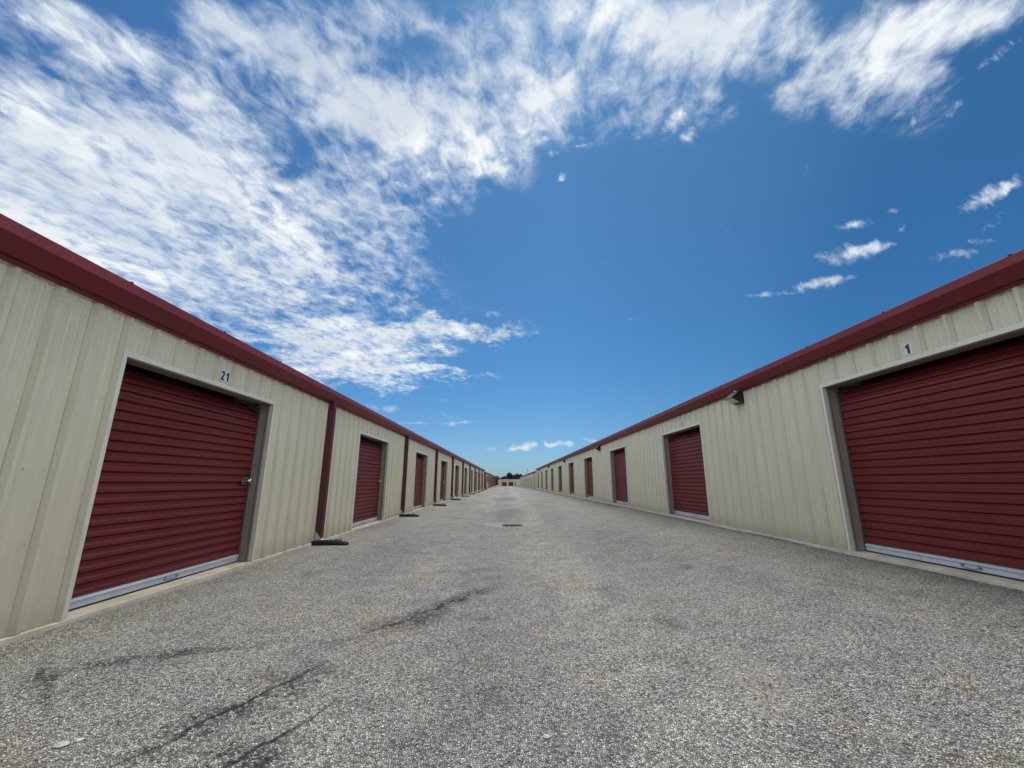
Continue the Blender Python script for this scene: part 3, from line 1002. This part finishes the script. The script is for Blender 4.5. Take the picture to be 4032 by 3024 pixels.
# ------------------------------------------------------------------ padlocks and tag
pk = empty('padlock', (XL - REC + .016 + .020, L_DOORS[0] + DOOR_W - .075, 1.075))
q = MB()
seg_n = 20
for i in range(seg_n):                                    # domed disc body
    a0, a1 = 2 * pi * i / seg_n, 2 * pi * (i + 1) / seg_n
    rr = [(.0, .036), (.006, .038), (.024, .038), (.030, .032), (.032, .0)]
    for (xa, ra), (xb, rb2) in zip(rr, rr[1:]):
        q.quad((xa, ra * cos(a0), ra * sin(a0)), (xa, ra * cos(a1), ra * sin(a1)), (xb, rb2 * cos(a1), rb2 * sin(a1)), (xb, rb2 * cos(a0), rb2 * sin(a0)))
q.build('lock_body', M['steel'], pk)
q = MB()
q.tube([(.012, -.030, -.006), (.012, -.046, -.002), (.012, -.050, .008), (.012, -.044, .018), (.012, -.026, .022)], .005, 6)
q.build('shackle', M['steel'], pk)
q = MB()
q.box(.032, .0345, -.006, .006, -.012, .008)
q.build('keyhole', M['rubber'], pk)
tag(pk, 'round silver disc padlock on the latch of the nearest left door', 'padlock', 'padlocks on the left doors')
for k, lab in ((1, 'second'), (2, 'third'), (4, 'fifth'), (5, 'sixth'), (6, 'seventh')):
    copy_thing(pk, (XL - REC + .036, L_DOORS[k] + DOOR_W - .075, 1.075), 0, 'silver disc padlock on the %s door along the left' % lab)
q = MB()
for i in range(6):
    z0, z1 = .03 * i / 1.2, .03 * (i + 1) / 1.2
    b0, b1 = .004 * sin(i * .9), .004 * sin((i + 1) * .9)
    q.quad((b0, -.045, -z0), (b0, .045, -z0), (b1, .045, -z1), (b1, -.045, -z1))
    q.quad((b0 - .001, -.045, -z0), (b0 - .001, .045, -z0), (b1 - .001, .045, -z1), (b1 - .001, -.045, -z1))
o = q.build('paper_tag', M['tag'])
o.location = (XL - REC + .045, L_DOORS[3] + DOOR_W - .17, 1.10)
tag(o, 'white paper notice hanging on the latch of the fourth left door', 'notice')

# ------------------------------------------------------------------ splash blocks under the downspouts
def splash():
    mb = MB()
    n = 14
    secs = []
    for i in range(n + 1):
        u = i / n
        x = .02 + .66 * u
        w = .066 + .010 * sin(u * 3.0)
        top = .030 + .022 * sin(min(u * 1.15, 1) * pi) ** .6
        if i == n:
            w *= .72
            top *= .6
        if i == n - 1:
            w *= .95
        ring = []
        for k in range(9):
            a = pi * k / 8
            r = 1 + (.05 if i % 2 else 0)
            ring.append((x, cos(a) * w * r, -.05 + (top + .05) * sin(a) ** .7 * r))
        secs.append(ring)
    for i in range(n):
        for k in range(8):
            mb.quad(secs[i][k], secs[i][k + 1], secs[i + 1][k + 1], secs[i + 1][k])
    for ring in (secs[0], secs[-1]):
        b_ = len(mb.v)
        mb.v += ring
        mb.f.append(tuple(b_ + k for k in range(9)))
        mb.mi.append(0)
    return mb


sp0 = empty('splash_block', (XL + .0, L_SP[0] - .10, -.005), radians(-3))
splash().build('channel', M['black'], sp0)
q = MB()
q.prism([(.44, .058), (.56, .050), (.575, .056), (.56, .062), (.45, .070)], 'y', -.022, .018)
q.build('end_clip', M['guide'], sp0)
ords = ['first', 'second', 'third', 'fourth', 'fifth', 'sixth', 'seventh', 'eighth', 'ninth', 'tenth']
tag(sp0, 'large black splash block under the nearest left downspout, beyond the number 21 door', 'splash block', 'black splash blocks under the downspouts')
for k in range(1, 10):
    copy_thing(sp0, (XL, L_SP[k] - .10, -.005 + (ground_z(XL + .3, L_SP[k]) + .035)), radians(rng.uniform(-7, 5)),
               'black splash block under the %s downspout along the left building' % ords[k])

# ------------------------------------------------------------------ wall lights on the right
def light_kit():
    e = empty('wall_light')
    hs = MB()
    side = [(0, 0), (0, .235), (.085, .225), (.235, .105), (.225, .095), (.075, .010)]
    hw = .128
    # two cheeks and the back box in dark metal
    hs.prism(side, 'y', -hw, -hw + .012, 0)
    hs.prism(side, 'y', hw - .012, hw, 0)
    hs.box(0, .02, -hw + .012, hw - .012, .0, .232, 0)
    hs.prism([(.02, .0), (.075, .006), (.075, .016), (.02, .012)], 'y', -hw + .012, hw - .012)
    hs.build('housing', M['bronze'], e, bevel=.003)
    hd = MB()
    hd.prism([(0.0, .236), (.088, .226), (.243, .103), (.243, .112), (.092, .236), (0.0, .247)], 'y', -hw - .006, hw + .006)
    hd.build('hood', M['hood'], e)
    ln = MB()
    ln.prism([(.078, .018), (.140, .020), (.226, .096), (.200, .112), (.078, .205)], 'y', -hw + .014, hw - .014)
    ln.build('lens', M['lens'], e, bevel=.008)
    ar = MB()
    ar.prism([(.075, .246), (.095, .240), (.095, .262), (.075, .262)], 'y', -.02, .02)
    ar.build('photocell', M['pipe'], e)
    return e


lt0 = light_kit()
lt0.location = (XR - .032, 7.67, RB + 2.335)
lt0.rotation_euler = (0, 0, pi)
tag(lt0, 'black wall light with yellowed lens between the first and second right doors', 'wall light', 'wall lights under the right eaves')
for k, (y, z, x) in enumerate([(19.9, RB + 2.335, XR), (32.1, RB + 2.335, XR), (44.4, RB + 2.335, XR), (56.7, RB + 2.335, XR),
                               (70, -.09 + 2.37, XR - .06), (81, -.09 + 2.37, XR - .06), (94, -.09 + 2.37, XR - .06), (108, -.09 + 2.37, XR - .06)]):
    copy_thing(lt0, (x - .032, y, z), pi, 'black wall light under the right eaves, %s along the row from the camera' % ords[k + 1])

# ------------------------------------------------------------------ drain in the drive
dz = ground_z(.16, 12.2)
q = MB()
ns = 40
ring_o, ring_i = [], []
for i in range(ns):
    a = 2 * pi * i / ns
    k = 1 / max(abs(cos(a)), abs(sin(a))) ** .75
    rx, ry = (.86 + rng.uniform(-.10, .10)) * k, (.52 + rng.uniform(-.07, .05)) * k
    ring_o.append((.16 + rx * cos(a), 12.35 + ry * sin(a)))
    kk = 1 / max(abs(cos(a)) / .30, abs(sin(a)) / .24)
    ring_i.append((.16 + kk * cos(a), 12.2 + kk * sin(a)))
for i in range(ns):
    j = (i + 1) % ns
    for f0, f1 in ((0, .86), (.86, 1)):
        pp = []
        for (po, pi_), f in ((((ring_i[i]), ring_o[i]), f0), ((ring_i[j], ring_o[j]), f0), ((ring_i[j], ring_o[j]), f1), ((ring_i[i], ring_o[i]), f1)):
            x = po[0] + (pi_[0] - po[0]) * f
            y = po[1] + (pi_[1] - po[1]) * f
            pp.append((x, y, ground_z(x, y) + (.006 if f < 1 else -.004)))
        q.quad(*pp, mi=0 if f0 == 0 else 1)
o = q.build('drain_apron', [M['apron'], M['apron_rim']])
tag(o, kind='structure')
e = empty('drain_grate', (.16, 12.2, dz + .012))
q = MB()
for k in range(4):
    x = -.285 + k * .19 - .008
    q.box(x, x + .016, -.225, .225, -.03, .012)
q.box(-.293, .293, -.235, -.215, -.03, .012)
q.box(-.293, .293, .215, .235, -.03, .012)
q.build('frame', M['dullsteel'], e)
for k in range(3):
    q = MB()
    x0 = -.277 + k * .19
    for b_ in range(7):
        q.box(x0 + .012 + b_ * .023, x0 + .020 + b_ * .023, -.215, .215, -.025, .004)
    for b_ in range(4):
        q.box(x0, x0 + .174, -.20 + b_ * .13, -.192 + b_ * .13, -.02, .006)
    q.box(x0, x0 + .174, -.215, .215, -.06, -.05)
    q.build('grate_panel', M['grate'], e)
q = MB()
q.box(-.28, .28, -.22, .22, -.09, -.08)
q.build('pit_floor', M['pit'], e)
tag(e, 'dark rectangular iron drain grate with three openings, set in the middle of the drive', 'drain')

# ------------------------------------------------------------------ bollards
def bollard(x, y, r, h_, label):
    z = ground_z(x, y)
    e = empty('bollard', (x, y, z))
    q = MB()
    q.tube([(0, 0, -.2), (0, 0, h_ - .06), (0, 0, h_ - .02), (0, 0, h_)], [r, r, r * .86, r * .3], 16)
    q.build('post', M['yellow'], e, smooth=False)
    q = MB()
    q.tube([(0, 0, -.1), (0, 0, .03)], [r * 1.7, r * 1.5], 16)
    q.build('concrete_collar', M['slab'], e)
    tag(e, label, 'bollard', 'yellow bollards between the left buildings')


bollard(-3.17, 68.3, .085, 1.0, 'yellow bollard standing in front of the corner of the second left building')
bollard(-3.66, 65.6, .085, .85, 'faded yellow bollard partly behind the end of the near left building')

# ------------------------------------------------------------------ loose stones on the drive
q = MB()


def pebble(x, y, s):
    z = ground_z(x, y) + s * .22
    n = len(q.v)
    ph = rng.uniform(0, 6.28)
    el = rng.uniform(.6, 1.0)
    for ring, (rr, zz) in enumerate(((.55, -.35), (1, 0), (.62, .42))):
        for k in range(6):
            a = ph + 2 * pi * k / 6
            j = rng.uniform(.8, 1.15)
            q.v.append((x + s * rr * j * cos(a), y + s * rr * j * el * sin(a), z + s * zz * .6 * rng.uniform(.8, 1.2)))
    for ring in range(2):
        for k in range(6):
            a, b_ = n + ring * 6 + k, n + ring * 6 + (k + 1) % 6
            q.f.append((a, b_, b_ + 6, a + 6))
            q.mi.append(0)
    q.f.append(tuple(n + 12 + k for k in range(6)))
    q.mi.append(0)


for _ in range(420):
    pebble(rng.gauss(1.42, .22), rng.gauss(2.45, .38), rng.uniform(.004, .011))
for _ in range(160):
    pebble(rng.gauss(-1.25, .45), rng.gauss(2.6, .5), rng.uniform(.003, .008))
for _ in range(2200):
    y = 1.6 + 9 * rng.random() ** 1.6
    x = rng.uniform(-3.3, 4.2)
    pebble(x, y, rng.uniform(.003, .0065))
for _ in range(500):                                     # washed up against the walls
    y = rng.uniform(2, 26)
    pebble(XL + .06 + abs(rng.gauss(0, .06)), y, rng.uniform(.004, .010))
    pebble(XR - .06 - abs(rng.gauss(0, .06)), y, rng.uniform(.004, .010))
for x, y, s in ((-1.94, 2.12, .030), (-1.90, 2.16, .018), (.19, 2.25, .02), (1.5, 2.1, .016), (1.34, 2.22, .015)):
    pebble(x, y, s)
o = q.build('loose_gravel', M['pebble'])
tag(o, kind='stuff')

# ------------------------------------------------------------------ trees and mast far behind
def tree(x, y, h_, w_, mt, label, n=2300):
    zb = -1.4
    e = empty('tree', (x, y, zb))
    q = MB()
    q.tube([(0, 0, -.3), (.1, 0, h_ * .25), (-.1, .1, h_ * .5), (.05, 0, h_ * .8)], [.28, .22, .15, .05], 7)
    for k in range(5):
        a = k * 1.3
        z = h_ * (.28 + .1 * k)
        q.tube([(0, 0, z), (cos(a) * w_ * .25, sin(a) * w_ * .25, z + h_ * .12), (cos(a) * w_ * .4, sin(a) * w_ * .4, z + h_ * .2)], [.10, .06, .02], 5)
    q.build('trunk', M['bark'], e)
    c_ = MB()
    lobes = []
    for k in range(11):
        a = rng.uniform(0, 6.28)
        r = rng.uniform(0, .34) * w_
        lobes.append((r * cos(a), r * sin(a), h_ * rng.uniform(.32, .80), rng.uniform(.15, .25) * w_))
    lobes.append((0, 0, h_ * .84, .16 * w_))
    for _ in range(n):
        lx, ly, lz, lr = rng.choice(lobes)
        u = Vector((rng.gauss(0, 1), rng.gauss(0, 1), rng.gauss(0, .8))).normalized()
        r = lr * rng.uniform(.55, 1.08)
        c0 = Vector((lx, ly, lz)) + u * r
        s = rng.uniform(.22, .46)
        a1 = Vector((rng.uniform(-1, 1), rng.uniform(-1, 1), rng.uniform(-1, 1))).normalized() * s
        a2 = a1.cross(Vector((rng.uniform(-1, 1), rng.uniform(-1, 1), rng.uniform(-1, 1)))).normalized() * s * .6
        c_.quad(tuple(c0 - a1), tuple(c0 - a2), tuple(c0 + a1), tuple(c0 + a2))
    c_.build('crown', mt, e, fix=False)
    tag(e, label, 'tree', 'trees beyond the far building')


F = 1606.5


def px(u, y):
    return (u - 1998.7) / F * y


tree(px(1958, 262), 262, 5.6, 7.0, M['leaf2'], 'low olive green tree above the far left storage building')
tree(px(1971, 258), 258, 4.4, 4.6, M['leaf2'], 'smallest olive tree, just right of the low one at the far left')
tree(px(1988, 270), 270, 5.8, 6.5, M['leaf'], 'dark green tree at the left end of the dark clump')
tree(px(2007, 275), 275, 8.4, 8.5, M['leaf'], 'tallest rounded dark tree behind the middle of the closing building')
tree(px(2022, 280), 280, 6.9, 8.0, M['leaf'], 'dark tree between the tallest one and the right end of the clump')
tree(px(2036, 272), 272, 7.6, 8.5, M['leaf'], 'broad dark tree behind the right end of the closing building')
tree(px(2050, 268), 268, 7.5, 7.0, M['leaf'], 'rightmost dark tree, half behind the right-hand buildings')
e = empty('radio_mast', (px(2075.5, 620), 620, -1.5))
q = MB()
H_ = 22.5
for a in (0, 2.094, 4.189):
    q.tube([(1.1 * cos(a), 1.1 * sin(a), 0), (.28 * cos(a), .28 * sin(a), H_)], [.13, .10], 5)
for k in range(14):
    z0, z1 = H_ * k / 14, H_ * (k + 1) / 14
    r0, r1 = 1.1 - .82 * k / 14, 1.1 - .82 * (k + 1) / 14
    for i, a in enumerate((0, 2.094, 4.189)):
        b_ = a + 2.094
        q.tube([(r0 * cos(a), r0 * sin(a), z0), (r1 * cos(b_), r1 * sin(b_), z1)], .06, 4)
q.build('lattice', M['mast'], e)
q = MB()
for z in (16, 19, 21):
    for a in (0, 2.1, 4.2):
        q.box(.6 * cos(a) - .16, .6 * cos(a) + .16, .6 * sin(a) - .16, .6 * sin(a) + .16, z, z + 1.5)
q.build('antenna_panels', M['mast'], e)
tag(e, 'thin bluish lattice mast rising above the right-hand roofs far away', 'mast')
